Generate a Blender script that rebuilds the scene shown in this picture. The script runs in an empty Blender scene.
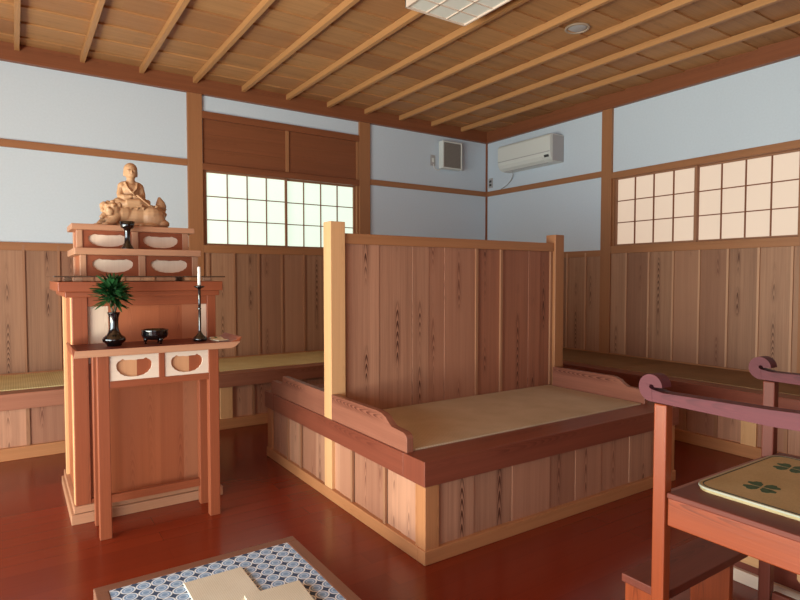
import bpy, bmesh, math, random
from mathutils import Vector, Matrix, geometry
PI = math.pi
random.seed(7)
S = bpy.context.scene
COL = S.collection

# ------------------------------------------------------------------ materials
class NT:
    def __init__(self, name):
        self.m = bpy.data.materials.new(name); self.m.use_nodes = True
        self.t = self.m.node_tree; self.n = self.t.nodes; self.l = self.t.links
        self.b = self.n['Principled BSDF']; self.out = self.n['Material Output']
    def new(self, t, **k):
        n = self.n.new(t)
        for a, v in k.items(): setattr(n, a, v)
        return n
    def put(self, sock, v):
        if hasattr(v, 'is_output'): self.l.new(v, sock)
        else: sock.default_value = v
    def math(self, op, *a):
        n = self.new('ShaderNodeMath', operation=op)
        for i, v in enumerate(a): self.put(n.inputs[i], v)
        return n.outputs[0]
    def comb(self, x, y, z):
        n = self.new('ShaderNodeCombineXYZ')
        for i, v in enumerate((x, y, z)): self.put(n.inputs[i], v)
        return n.outputs[0]
    def noise(self, vec, scale=1, detail=2, rough=.5):
        n = self.new('ShaderNodeTexNoise'); self.put(n.inputs['Vector'], vec)
        n.inputs['Scale'].default_value = scale; n.inputs['Detail'].default_value = detail
        n.inputs['Roughness'].default_value = rough
        return n.outputs['Fac']
    def ramp(self, f, stops):
        n = self.new('ShaderNodeValToRGB'); self.put(n.inputs[0], f)
        e = n.color_ramp.elements
        while len(e) < len(stops): e.new(.5)
        for i, (p, c) in enumerate(stops):
            e[i].position = p; e[i].color = (*c, 1) if len(c) == 3 else c
        return n.outputs[0]
    def mix(self, f, a, b, mode='MIX'):
        n = self.new('ShaderNodeMix', data_type='RGBA', blend_type=mode)
        self.put(n.inputs[0], f)
        self.put(n.inputs[6], (*a, 1) if isinstance(a, tuple) and len(a) == 3 else a)
        self.put(n.inputs[7], (*b, 1) if isinstance(b, tuple) and len(b) == 3 else b)
        return n.outputs[2]

def lin(r, g, b):
    f = lambda c: (c/255/12.92) if c <= 10 else ((c/255+.055)/1.055)**2.4
    return (f(r), f(g), f(b))

def wood(name, light, dark, ring=.5, freq=42, vary=.35, rough=.5, fine=.35, coat=0, hue=None, streak=.25):
    """light/dark: sRGB 0..255; grain follows the UV layer 'grain' (u across, v along, metres)."""
    N = NT(name)
    uv = N.new('ShaderNodeUVMap', uv_map='grain').outputs[0]
    sp = N.new('ShaderNodeSeparateXYZ'); N.l.new(uv, sp.inputs[0])
    u, v = sp.outputs[0], sp.outputs[1]
    r = N.new('ShaderNodeNewGeometry').outputs['Random Per Island']
    r2 = N.math('FRACT', N.math('MULTIPLY', r, 17.31))
    uu = N.math('ADD', u, N.math('MULTIPLY', N.math('SUBTRACT', r2, .5), .09))
    vv = N.math('ADD', v, N.math('MULTIPLY', r, 41.))
    warp = N.noise(N.comb(N.math('MULTIPLY', uu, 9.), N.math('MULTIPLY', vv, 1.1), N.math('MULTIPLY', r, 9.)), 1, 2)
    ph = N.math('ADD', N.math('MULTIPLY', vv, freq/5.), N.math('MULTIPLY', N.math('MULTIPLY', uu, uu), freq*85.))
    ph = N.math('ADD', ph, N.math('MULTIPLY', warp, 9.))
    line = N.ramp(N.math('FRACT', ph), [(0, (0, 0, 0)), (.35, (.1,)*3), (.8, (1,)*3), (.93, (.8,)*3), (1, (0, 0, 0))])
    cen = N.math('POWER', 2.718, N.math('MULTIPLY', N.math('MULTIPLY', uu, uu), -1500.))
    gate = N.ramp(N.noise(N.comb(5.1, N.math('MULTIPLY', vv, 2.3), N.math('MULTIPLY', r, 7.)), 1, 2), [(.46, (0, 0, 0)), (.60, (1, 1, 1))])
    line = N.math('MULTIPLY', line, N.math('MULTIPLY', cen, gate))
    sf = N.noise(N.comb(N.math('MULTIPLY', uu, 75.), N.math('MULTIPLY', vv, .9), N.math('MULTIPLY', r, 3.)), 1, 3)
    fg = N.noise(N.comb(N.math('MULTIPLY', uu, 260.), N.math('MULTIPLY', vv, 5.), r), 1, 2)
    st = N.noise(N.comb(N.math('MULTIPLY', uu, 22.), N.math('MULTIPLY', vv, .5), N.math('MULTIPLY', r, 3.)), 1, 2)
    line = N.math('MULTIPLY', line, N.math('ADD', N.math('MULTIPLY', cen, .95), .4))
    fac = N.math('ADD', N.math('MULTIPLY', line, ring), N.math('MULTIPLY', N.math('SUBTRACT', fg, .5), fine))
    fac = N.math('ADD', fac, N.math('MULTIPLY', N.math('SUBTRACT', st, .5), streak*2))
    fac = N.math('ADD', fac, N.math('MULTIPLY', N.math('SUBTRACT', sf, .5), streak*1.6))
    fac = N.math('ADD', fac, N.math('MULTIPLY', N.math('SUBTRACT', r, .5), vary))
    n = N.math('ADD', fac, .22); n.node.use_clamp = True
    c = N.mix(n, lin(*light), lin(*dark))
    if hue: # some boards lean to another tone
        c = N.mix(N.math('MULTIPLY', N.math('GREATER_THAN', r2, .62), hue[1]), c, lin(*hue[0]))
    N.l.new(c, N.b.inputs['Base Color'])
    N.b.inputs['Roughness'].default_value = rough
    N.b.inputs['Specular IOR Level'].default_value = .35
    if coat: N.b.inputs['Coat Weight'].default_value = coat; N.b.inputs['Coat Roughness'].default_value = .12
    bp = N.new('ShaderNodeBump'); bp.inputs['Strength'].default_value = .12; bp.inputs['Distance'].default_value = .002
    N.l.new(fg, bp.inputs['Height']); N.l.new(bp.outputs[0], N.b.inputs['Normal'])
    return N.m

def flat(name, c, rough=.5, metal=0, spec=.5, coat=0, var=.0, scale=30):
    N = NT(name)
    if var:
        tc = N.new('ShaderNodeTexCoord').outputs['Object']
        k = N.noise(tc, scale, 4)
        a = lin(*c); d = tuple(x*(1-var) for x in a); e = tuple(min(1, x*(1+var)) for x in a)
        N.l.new(N.ramp(k, [(.3, d), (.7, e)]), N.b.inputs['Base Color'])
    else: N.b.inputs['Base Color'].default_value = (*lin(*c), 1)
    N.b.inputs['Roughness'].default_value = rough; N.b.inputs['Metallic'].default_value = metal
    N.b.inputs['Specular IOR Level'].default_value = spec
    if coat: N.b.inputs['Coat Weight'].default_value = coat; N.b.inputs['Coat Roughness'].default_value = .05
    return N.m

def paper(name, c, emit, strength):
    N = NT(name)
    tc = N.new('ShaderNodeTexCoord').outputs['Object']
    k = N.noise(tc, 2.2, 2)
    col = N.mix(N.math('MULTIPLY', k, .35), emit, tuple(x*.8 for x in emit))
    N.b.inputs['Base Color'].default_value = (*lin(*c), 1); N.b.inputs['Roughness'].default_value = .8
    N.l.new(col, N.b.inputs['Emission Color']); N.b.inputs['Emission Strength'].default_value = strength
    return N.m

def woven(name, a, b, scale, axis_x=True, rough=.7):
    """fine ribbed weave, object coordinates"""
    N = NT(name)
    tc = N.new('ShaderNodeTexCoord').outputs['Object']
    sp = N.new('ShaderNodeSeparateXYZ'); N.l.new(tc, sp.inputs[0])
    k = N.math('SINE', N.math('MULTIPLY', sp.outputs[0 if axis_x else 1], scale))
    k2 = N.noise(tc, 6, 3); k3 = N.noise(tc, 180, 2)
    f = N.math('ADD', N.math('MULTIPLY', k, .16), N.math('ADD', N.math('MULTIPLY', k2, .6), N.math('MULTIPLY', k3, .4)))
    N.l.new(N.ramp(f, [(.25, lin(*b)), (.75, lin(*a))]), N.b.inputs['Base Color'])
    N.b.inputs['Roughness'].default_value = rough; N.b.inputs['Specular IOR Level'].default_value = .25
    return N.m

M = {}
M['cedar'] = wood('cedar_board', (190, 138, 110), (88, 48, 36), ring=.85, freq=62, vary=.4, rough=.5, hue=((150, 96, 74), .45))
M['cedar_dimmed'] = wood('cedar_board_dimmed', (158, 102, 78), (78, 40, 30), ring=.7, freq=62, vary=.3, rough=.5)  # right-hand partition boards: partly their own tone, partly fading light painted in
M['cedar_wall'] = wood('cedar_wall_board', (182, 136, 106), (94, 58, 42), ring=.6, freq=62, vary=.5, rough=.5, hue=((142, 96, 74), .5))
M['batten'] = wood('cedar_batten', (166, 118, 88), (126, 82, 58), ring=.2, vary=.2, rough=.5)
M['batten_light'] = wood('pale_cedar_batten', (196, 150, 118), (158, 110, 80), ring=.2, vary=.4, rough=.5)
M['post'] = wood('cypress_post', (170, 116, 78), (128, 80, 50), ring=.15, freq=60, vary=.15, rough=.45)
M['beam'] = wood('beam_wood', (142, 84, 54), (98, 54, 34), ring=.2, freq=60, vary=.12, rough=.45)
M['palepost'] = wood('pale_cypress', (222, 172, 124), (190, 134, 88), ring=.15, freq=60, vary=.12, rough=.45)
M['basewood'] = wood('base_board_wood', (186, 126, 84), (144, 90, 56), ring=.2, freq=60, vary=.12, rough=.42)
M['edge'] = wood('reddish_edge_board', (132, 70, 52), (86, 38, 28), ring=.35, freq=55, vary=.15, rough=.34)
M['edge_lit'] = wood('daylit_edge_board', (168, 110, 86), (120, 68, 50), ring=.3, freq=55, vary=.15, rough=.4)  # edge board colour lightened to paint direct daylight on the back bench
M['endboard'] = wood('carved_end_board', (152, 96, 76), (92, 48, 36), ring=.8, freq=90, vary=.15, rough=.38)
M['ceil'] = wood('ceiling_board', (190, 138, 88), (116, 76, 46), ring=.25, freq=60, vary=.4, rough=.6, hue=((150, 96, 60), .4))
M['ceilbat'] = wood('ceiling_batten_wood', (188, 136, 86), (148, 98, 58), ring=.15, vary=.1, rough=.5)
M['altar'] = wood('zelkova', (152, 82, 54), (104, 50, 34), ring=.2, freq=60, vary=.2, rough=.36)
M['altarpanel'] = wood('zelkova_panel', (180, 104, 70), (124, 64, 42), ring=.2, freq=60, vary=.5, rough=.36, fine=.2, streak=.15, hue=((190, 134, 102), .3))
M['altarpale'] = wood('altar_pale_moulding', (188, 138, 108), (150, 98, 72), ring=.2, vary=.1, rough=.4)
M['sapwood'] = wood('pale_sapwood_panel', (232, 206, 184), (200, 166, 142), ring=.3, freq=70, vary=.5, rough=.45)
M['whitepanel'] = wood('whitish_panel', (226, 204, 186), (200, 172, 152), ring=.15, vary=.1, rough=.5)
M['brownboards'] = wood('inset_board_pale', (206, 152, 112), (170, 116, 82), ring=.15, vary=.1, rough=.45)
M['chair'] = wood('red_lacquered_wood', (154, 70, 36), (88, 34, 17), ring=.35, freq=60, vary=.12, rough=.36, coat=.1)
M['chairdark'] = wood('dark_red_wood', (118, 54, 38), (68, 28, 20), ring=.35, freq=60, vary=.12, rough=.5)
M['armwood'] = wood('mauve_worn_wood', (104, 46, 52), (64, 26, 32), ring=.3, freq=60, vary=.1, rough=.62)
M['traywood'] = wood('dull_brown_frame', (136, 92, 72), (94, 58, 46), ring=.3, vary=.1, rough=.45)
M['statue'] = wood('carved_camphor', (200, 158, 120), (156, 110, 76), ring=.1, freq=50, vary=.05, rough=.5)
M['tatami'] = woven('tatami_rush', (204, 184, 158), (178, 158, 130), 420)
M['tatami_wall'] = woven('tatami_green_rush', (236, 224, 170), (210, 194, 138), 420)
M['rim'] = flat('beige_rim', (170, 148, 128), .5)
M['tatami_shaded'] = woven('tatami_shaded_rush', (150, 116, 82), (122, 92, 62), 420)  # rush browned so the colour carries the shade on the right bench
M['plaster'] = flat('white_plaster', (208, 219, 229), .9, spec=.2, var=.02, scale=60)
M['black'] = flat('black_lacquer', (10, 10, 12), .12, spec=.7, coat=.6)
M['candle'] = flat('white_wax', (236, 232, 226), .5)
M['white_plastic'] = flat('white_plastic', (224, 226, 220), .4)
M['grey_plastic'] = flat('grey_plastic', (176, 172, 172), .5)
M['darkgrey'] = flat('dark_slot', (60, 58, 56), .6)
M['leaf'] = flat('glossy_leaf', (28, 66, 32), .35, var=.5, scale=40)
M['stem'] = flat('woody_stem', (70, 60, 34), .6)
M['card'] = flat('cream_card', (232, 222, 194), .6)
M['cardgreen'] = flat('green_ribbon', (70, 110, 70), .6)
M['glass_edge'] = flat('smoky_glass', (70, 52, 44), .08, spec=.8, coat=.5)
M['grille'] = None
M['cord'] = flat('white_cord', (226, 226, 222), .5)
M['glasspane'] = flat('cloth_beige', (214, 200, 176), .85)
M['binding'] = flat('mat_binding', (176, 174, 154), .7)
M['bindgreen'] = flat('mat_binding_green', (52, 66, 56), .7)
M['clover'] = flat('clover_green', (62, 92, 62), .7, var=.25, scale=120)
M['cloth'] = woven('beige_cloth', (220, 212, 194), (204, 192, 170), 900)
M['mat_rush'] = woven('rush_mat', (204, 182, 136), (174, 150, 106), 700)

# grille of the fan: rows of fine square holes
N = NT('mesh_grille'); tc = N.new('ShaderNodeTexCoord').outputs['Object']
sp = N.new('ShaderNodeSeparateXYZ'); N.l.new(tc, sp.inputs[0])
a = N.math('GREATER_THAN', N.math('SINE', N.math('MULTIPLY', sp.outputs[0], 420.)), .2)
b = N.math('GREATER_THAN', N.math('SINE', N.math('MULTIPLY', sp.outputs[2], 420.)), .2)
N.l.new(N.mix(N.math('MULTIPLY', a, b), lin(138, 130, 122), lin(84, 78, 74)), N.b.inputs['Base Color'])
N.b.inputs['Roughness'].default_value = .6; M['grille'] = N.m

# lacquered floor: red-brown boards along x
N = NT('red_lacquer_floor'); tc = N.new('ShaderNodeTexCoord').outputs['Object']
br = N.new('ShaderNodeTexBrick', offset=.37); N.l.new(tc, br.inputs['Vector'])
br.inputs['Scale'].default_value = 1; br.inputs['Brick Width'].default_value = 1.9; br.inputs['Row Height'].default_value = .105
br.inputs['Mortar Size'].default_value = .0012; br.inputs['Bias'].default_value = 0
br.inputs['Color1'].default_value = (*lin(128, 42, 18), 1); br.inputs['Color2'].default_value = (*lin(116, 36, 16), 1)
br.inputs['Mortar'].default_value = (*lin(104, 32, 14), 1)
mp = N.new('ShaderNodeMapping'); N.l.new(tc, mp.inputs[0]); mp.inputs['Scale'].default_value = (3, 60, 1)
g = N.noise(mp.outputs[0], 1, 4)
N.l.new(N.mix(N.math('MULTIPLY', g, .4), br.outputs[0], lin(96, 28, 13)), N.b.inputs['Base Color'])
N.l.new(N.math('ADD', N.math('MULTIPLY', N.noise(tc, 3, 3), .12), .17), N.b.inputs['Roughness'])
N.b.inputs['Specular IOR Level'].default_value = .5
bp = N.new('ShaderNodeBump'); bp.inputs['Strength'].default_value = .05; bp.inputs['Distance'].default_value = .004
N.l.new(g, bp.inputs['Height']); N.l.new(bp.outputs[0], N.b.inputs['Normal'])
M['floor'] = N.m

# shippo (interlocking circles) cloth
N = NT('shippo_cloth'); tc = N.new('ShaderNodeTexCoord').outputs['Object']
sp = N.new('ShaderNodeSeparateXYZ'); N.l.new(tc, sp.inputs[0])
def cell(ox, oy, P=.066):
    x = N.math('SUBTRACT', N.math('FRACT', N.math('ADD', N.math('DIVIDE', sp.outputs[0], P), ox)), .5)
    y = N.math('SUBTRACT', N.math('FRACT', N.math('ADD', N.math('DIVIDE', sp.outputs[1], P), oy)), .5)
    return N.math('SQRT', N.math('ADD', N.math('MULTIPLY', x, x), N.math('MULTIPLY', y, y)))
d1 = cell(0, 0, .051)
c = N.ramp(d1, [(0, lin(120, 150, 186)), (.20, lin(134, 164, 198)), (.23, lin(190, 208, 228)), (.27, lin(190, 208, 228)), (.30, lin(120, 152, 190)), (.39, lin(140, 170, 204)), (.42, lin(232, 238, 244)), (.485, lin(232, 238, 244)), (.505, lin(54, 74, 104)), (1, lin(54, 74, 104))])
N.l.new(c, N.b.inputs['Base Color']); N.b.inputs['Roughness'].default_value = .8
M['shippo'] = N.m

M['paperA'] = paper('shoji_paper_daylit', (170, 172, 166), (.79, .94, .77), .92)
M['paperB'] = paper('shoji_paper_warm', (165, 158, 150), (.92, .66, .47), .56)
M['lampface'] = flat('lamp_diffuser', (232, 230, 220), .5)

# ------------------------------------------------------------------ mesh builder
class MB:
    def __init__(self): self.v = []; self.f = []; self.uv = []; self.sm = []; self.mi = []
    def add(self, vs, fs, uvs=None, smooth=False, mi=0):
        o = len(self.v); self.v += [tuple(p) for p in vs]
        for i, f in enumerate(fs):
            self.f.append([o+k for k in f]); self.sm.append(smooth); self.mi.append(mi)
            self.uv.append(uvs[i] if uvs else [(0, 0)]*len(f))
        return self
    def grain(self, vs, fs, a, c=None):
        """uv per face: v along axis a, u across (centred)"""
        if c is None:
            c = [sum(p[i] for p in vs)/len(vs) for i in range(3)]
        out = []
        for f in fs:
            n = geometry.normal([Vector(vs[k]) for k in f[:4]]) if len(f) <= 4 else Vector((0, 0, 0))
            if len(f) > 4:
                P = [Vector(vs[k]) for k in f]; n = Vector((0, 0, 0))
                for i in range(len(P)): n += P[i].cross(P[(i+1) % len(P)])
            o = [i for i in range(3) if i != a]
            # in-plane cross axis = the one whose normal component is smaller
            x = o[0] if abs(n[o[0]]) < abs(n[o[1]]) else o[1]
            if abs(n[a]) > .8*n.length: out.append([(vs[k][o[0]]-c[o[0]], (vs[k][o[1]]-c[o[1]])*.3) for k in f])
            else: out.append([(vs[k][x]-c[x], vs[k][a]) for k in f])
        return out
    def box(self, x0, x1, y0, y1, z0, z1, axis=None, mi=0, rot=None):
        vs = [(x, y, z) for z in (z0, z1) for y in (y0, y1) for x in (x0, x1)]
        fs = [(0, 2, 3, 1), (4, 5, 7, 6), (0, 1, 5, 4), (2, 6, 7, 3), (0, 4, 6, 2), (1, 3, 7, 5)]
        d = (x1-x0, y1-y0, z1-z0); a = d.index(max(d)) if axis is None else axis
        uv = self.grain(vs, fs, a)
        if rot: 
            piv, m = rot; vs = [tuple(piv + m @ (Vector(p)-piv)) for p in vs]
        return self.add(vs, fs, uv, mi=mi)
    def prism(self, pts, plane, d0, d1, axis=None, smooth=False, mi=0):
        """pts in 2D; plane 'xz' (depth y), 'yz' (depth x), 'xy' (depth z)"""
        mk = {'xz': lambda p, d: (p[0], d, p[1]), 'yz': lambda p, d: (d, p[0], p[1]), 'xy': lambda p, d: (p[0], p[1], d)}[plane]
        n = len(pts); vs = [mk(p, d0) for p in pts] + [mk(p, d1) for p in pts]
        tri = geometry.tessellate_polygon([[Vector((p[0], p[1], 0)) for p in pts]])
        fs = [tuple(t) for t in tri] + [tuple(k+n for k in reversed(t)) for t in tri]
        fs += [(i, (i+1) % n, (i+1) % n+n, i+n) for i in range(n)]
        ax = axis if axis is not None else 0
        return self.add(vs, fs, self.grain(vs, fs, ax), smooth, mi)
    def holed(self, outer, holes, plane, d0, d1, axis=0):
        mk = {'xz': lambda p, d: (p[0], d, p[1]), 'yz': lambda p, d: (d, p[0], p[1])}[plane]
        loops = [outer]+holes; pts = [p for l in loops for p in l]; n = len(pts)
        tri = geometry.tessellate_polygon([[Vector((p[0], p[1], 0)) for p in l] for l in loops])
        vs = [mk(p, d0) for p in pts]+[mk(p, d1) for p in pts]
        fs = [tuple(t) for t in tri]+[tuple(k+n for k in reversed(t)) for t in tri]
        o = 0
        for l in loops:
            m = len(l); fs += [(o+i, o+(i+1) % m, o+(i+1) % m+n, o+i+n) for i in range(m)]; o += m
        return self.add(vs, fs, self.grain(vs, fs, axis))
    def lathe(self, prof, c, seg=32, smooth=True):
        vs = []; fs = []
        for r, z in prof:
            for i in range(seg):
                t = 2*PI*i/seg; vs.append((c[0]+r*math.cos(t), c[1]+r*math.sin(t), c[2]+z))
        for j in range(len(prof)-1):
            for i in range(seg):
                k = (i+1) % seg; fs.append((j*seg+i, j*seg+k, (j+1)*seg+k, (j+1)*seg+i))
        fs.append(tuple(reversed(range(seg)))); fs.append(tuple((len(prof)-1)*seg+i for i in range(seg)))
        return self.add(vs, fs, None, smooth)
    def tube(self, path, r, seg=10, smooth=True, caps=True):
        P = [Vector(p) for p in path]; rs = r if isinstance(r, (list, tuple)) else [r]*len(P)
        vs = []; fs = []; up = Vector((0, 0, 1))
        for i, p in enumerate(P):
            t = (P[min(i+1, len(P)-1)]-P[max(i-1, 0)]).normalized()
            a = t.cross(up)
            if a.length < .05: a = t.cross(Vector((1, 0, 0)))
            a.normalize(); b = a.cross(t)
            for k in range(seg):
                w = 2*PI*k/seg; vs.append(p+a*math.cos(w)*rs[i]+b*math.sin(w)*rs[i])
        for i in range(len(P)-1):
            for k in range(seg):
                j = (k+1) % seg; fs.append((i*seg+k, i*seg+j, (i+1)*seg+j, (i+1)*seg+k))
        if caps: fs.append(tuple(reversed(range(seg)))); fs.append(tuple((len(P)-1)*seg+k for k in range(seg)))
        return self.add(vs, fs, [[(0, vs[k][2]) for k in f] for f in fs], smooth)
    def ball(self, c, r, seg=16, rings=10, rot=None):
        rx, ry, rz = r if isinstance(r, (tuple, list)) else (r, r, r)
        vs = []; fs = []
        for j in range(rings+1):
            ph = PI*j/rings
            for i in range(seg):
                t = 2*PI*i/seg
                p = Vector((rx*math.sin(ph)*math.cos(t), ry*math.sin(ph)*math.sin(t), rz*math.cos(ph)))
                if rot: p = rot @ p
                vs.append(Vector(c)+p)
        for j in range(rings):
            for i in range(seg):
                k = (i+1) % seg; fs.append((j*seg+i, (j+1)*seg+i, (j+1)*seg+k, j*seg+k))
        return self.add(vs, fs, [[(vs[k][0], vs[k][2]) for k in f] for f in fs], True)
    def build(self, name, mat, parent=None, bevel=0, seg=2):
        me = bpy.data.meshes.new(name)
        base = parent.matrix_world_loc if False else None
        off = Vector((0, 0, 0))
        p = parent
        while p is not None: off += p.location; p = p.parent
        me.from_pydata([Vector(v)-off for v in self.v], [], self.f)
        ul = me.uv_layers.new(name='grain')
        i = 0
        for f in self.uv:
            for q in f: ul.data[i].uv = q; i += 1
        for pl, s, mi in zip(me.polygons, self.sm, self.mi): pl.use_smooth = s; pl.material_index = mi
        for m in (mat if isinstance(mat, list) else [mat]): me.materials.append(m)
        bm = bmesh.new(); bm.from_mesh(me); bmesh.ops.recalc_face_normals(bm, faces=bm.faces); bm.to_mesh(me); bm.free()
        o = bpy.data.objects.new(name, me); COL.objects.link(o)
        if parent: o.parent = parent
        if bevel:
            b = o.modifiers.new('bevel', 'BEVEL'); b.width = bevel; b.segments = seg; b.limit_method = 'ANGLE'; b.angle_limit = .6
            b.harden_normals = False
        return o

def box(*a, **k): return MB().box(*a, **k)
def thing(name, label, cat, loc=(0, 0, 0), group=None):
    o = bpy.data.objects.new(name, None); COL.objects.link(o); o.location = loc; o.empty_display_size = .1
    o['label'] = label; o['category'] = cat
    if group: o['group'] = group
    return o
def tag(o, label, cat, group=None):
    o['label'] = label; o['category'] = cat
    if group: o['group'] = group
    return o
def struct(o): o['kind'] = 'structure'; return o
def sname(name, loc=(0, 0, 0)):
    o = bpy.data.objects.new(name, None); COL.objects.link(o); o.location = loc; o['kind'] = 'structure'; return o
TR = [0]
def trim(mb, mat, bevel=.003):
    TR[0] += 1
    return struct(mb.build('trim_%d' % TR[0], mat, None, bevel))

XL, YF, ZC = -7.28, -7.28, 3.07
TH = .12
# ------------------------------------------------------------------ room shell
struct(box(XL-TH, TH, YF-TH, TH, -.1, 0).build('floor', M['floor']))

# ceiling: lapped boards running along x, each tilted a little
mb = MB(); y = 0.1; w = .303
while y > YF-.1:
    y0, y1 = y-w-.02, y
    x = XL-.1
    z = ZC
    vs = [(XL-.1, y0, z), (.1, y0, z), (XL-.1, y1, z+.014), (.1, y1, z+.014),
          (XL-.1, y0, z+.02), (.1, y0, z+.02), (XL-.1, y1, z+.034), (.1, y1, z+.034)]
    fs = [(0, 2, 3, 1), (4, 5, 7, 6), (0, 1, 5, 4), (2, 6, 7, 3), (0, 4, 6, 2), (1, 3, 7, 5)]
    # cut each course into lengths so boards differ
    cuts = [XL-.1]; q = XL-.1+random.uniform(.4, 1.8)
    while q < .1: cuts.append(q); q += 1.82
    cuts.append(.1)
    for xa, xb in zip(cuts, cuts[1:]):
        v2 = [(xa if p[0] < -1 else xb, p[1], p[2]) for p in vs]
        mb.add(v2, fs, mb.grain(v2, fs, 0))
    y -= w
ceiling = struct(mb.build('ceiling', M['ceil']))
for i in range(1, 16):
    x = -.455*i
    o = box(x-.018, x+.018, YF, -.045, 3.025, 3.075, axis=1).build('ceiling_batten', M['ceilbat'], ceiling, .002)
box(XL-.2, .2, YF-.2, .2, 3.12, 3.16).build('ceiling_backing', M['ceil'], ceiling)

PA, PROT = .067, .03
postsA = [-1.82, -3.64, -5.46]
postsB = [-1.82, -3.64, -5.46]
# back wall (plane y=0) with the window opening, right wall (plane x=0) with its opening
wx0, wx1, wz0, wz1 = -3.64+PA, -1.82-PA, 1.53, 2.27
mb = MB()
for a in ((XL-TH, wx0-.03, 0, TH, 0, 3.1), (wx1+.03, TH, 0, TH, 0, 3.1), (wx0-.03, wx1+.03, 0, TH, 0, wz0), (wx0-.03, wx1+.03, 0, TH, wz1, 3.1)): mb.box(*a)
wall_back = struct(mb.build('wall_back', M['plaster']))
by0, by1 = -3.64+.06, -1.82-.06
mb = MB()
for a in ((0, TH, by1+.03, 0, 0, 3.1), (0, TH, YF-TH, by0-.03, 0, 3.1), (0, TH, by0-.03, by1+.03, 0, wz0), (0, TH, by0-.03, by1+.03, wz1, 3.1)): mb.box(*a)
wall_right = struct(mb.build('wall_right', M['plaster']))
# left wall: wide garden doorway, front wall behind the camera: plain with a door opening
dy0, dy1, dz = -6.9, -2.1, 2.25
mb = MB()
for a in ((XL-TH, XL, dy1, 0, 0, 3.1), (XL-TH, XL, YF-TH, dy0, 0, 3.1), (XL-TH, XL, dy0, dy1, dz, 3.1)): mb.box(*a)
struct(mb.build('wall_left', M['post']))
fx0, fx1 = -6.9, -4.7
mb = MB()
for a in ((XL, fx0, YF-TH, YF, 0, 3.1), (fx1, 0, YF-TH, YF, 0, 3.1), (fx0, fx1, YF-TH, YF, 2.1, 3.1)): mb.box(*a)
struct(mb.build('wall_front', M['post']))

# wainscot of cedar boards with battens over the seams
def wain(wall, horizontal, lo, hi, face, z0, z1):
    mb = MB(); bt = mb; base = -2.551; s = .2445
    k0 = math.floor((lo-base)/s)-1; edges = [lo]
    for k in range(k0, k0+60):
        e = base+k*s
        if lo+.03 < e < hi-.03: edges.append(e)
    edges.append(hi)
    for a, b in zip(edges, edges[1:]):
        if horizontal: mb.box(a+.0008, b-.0008, face-.012, face, z0, z1, axis=2)
        else: mb.box(face-.012, face, a+.0008, b-.0008, z0, z1, axis=2)
    for e in edges[1:-1]:
        if horizontal: bt.box(e-.009, e+.009, face-.027, face-.012, z0, z1, axis=2, mi=1)
        else: bt.box(face-.027, face-.012, e-.009, e+.009, z0, z1, axis=2, mi=1)
    mb.build('wainscot', [M['cedar_wall'], M['batten'] if horizontal else M['batten_light']], wall)
ed = [XL, -5.46, -3.64, -1.82, 0]
for a, b in zip(ed, ed[1:]):
    wain(wall_back, True, a+(PA if a > XL else 0), b-(PA if b < 0 else .0), 0, .40, 1.50)
    wain(wall_right, False, a+(.06 if a > XL else 0), b-(.06 if b < 0 else .025), 0, .40, 1.50)

# posts
for x in postsA: trim(box(x-PA, x+PA, -PROT, .05, 0, 2.95), M['post'])
for yy in postsB: trim(box(-PROT, .05, yy-.06, yy+.06, 0, 2.95), M['post'])
trim(box(-.018, .02, -.018, .02, .4, 2.95), M['beam'])
# top beams, rails, sills
trim(box(XL, 0, -.05, .03, 2.94, 3.09), M['beam'])
trim(box(-.05, .03, YF, -.05, 2.94, 3.09), M['beam'])
trim(box(XL, XL+.05, YF, -.05, 2.94, 3.09), M['beam'])
trim(box(XL, 0, YF, YF+.05, 2.94, 3.09), M['beam'])
def rail_a(x0, x1, z0, z1, d=.022): trim(box(x0, x1, -d, .02, z0, z1), M['post'])
def rail_b(y0, y1, z0, z1, d=.022): trim(box(-d, .02, y0, y1, z0, z1), M['post'])
for a, b in ((XL, -5.46-PA), (-5.46+PA, -3.64-PA), (-1.82+PA, -.018)):
    rail_a(a, b, 2.270, 2.330); rail_a(a, b, 1.455, 1.520, .026)
rail_b(-1.82+.06, -.022, 2.270, 2.330); rail_b(-1.82+.06, -.022, 1.455, 1.520, .026)
for a, b in ((-5.46+.06, -3.64-.06), (YF, -5.46-.06)):
    rail_b(a, b, 2.270, 2.330); rail_b(a, b, 1.455, 1.520, .026)

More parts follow.
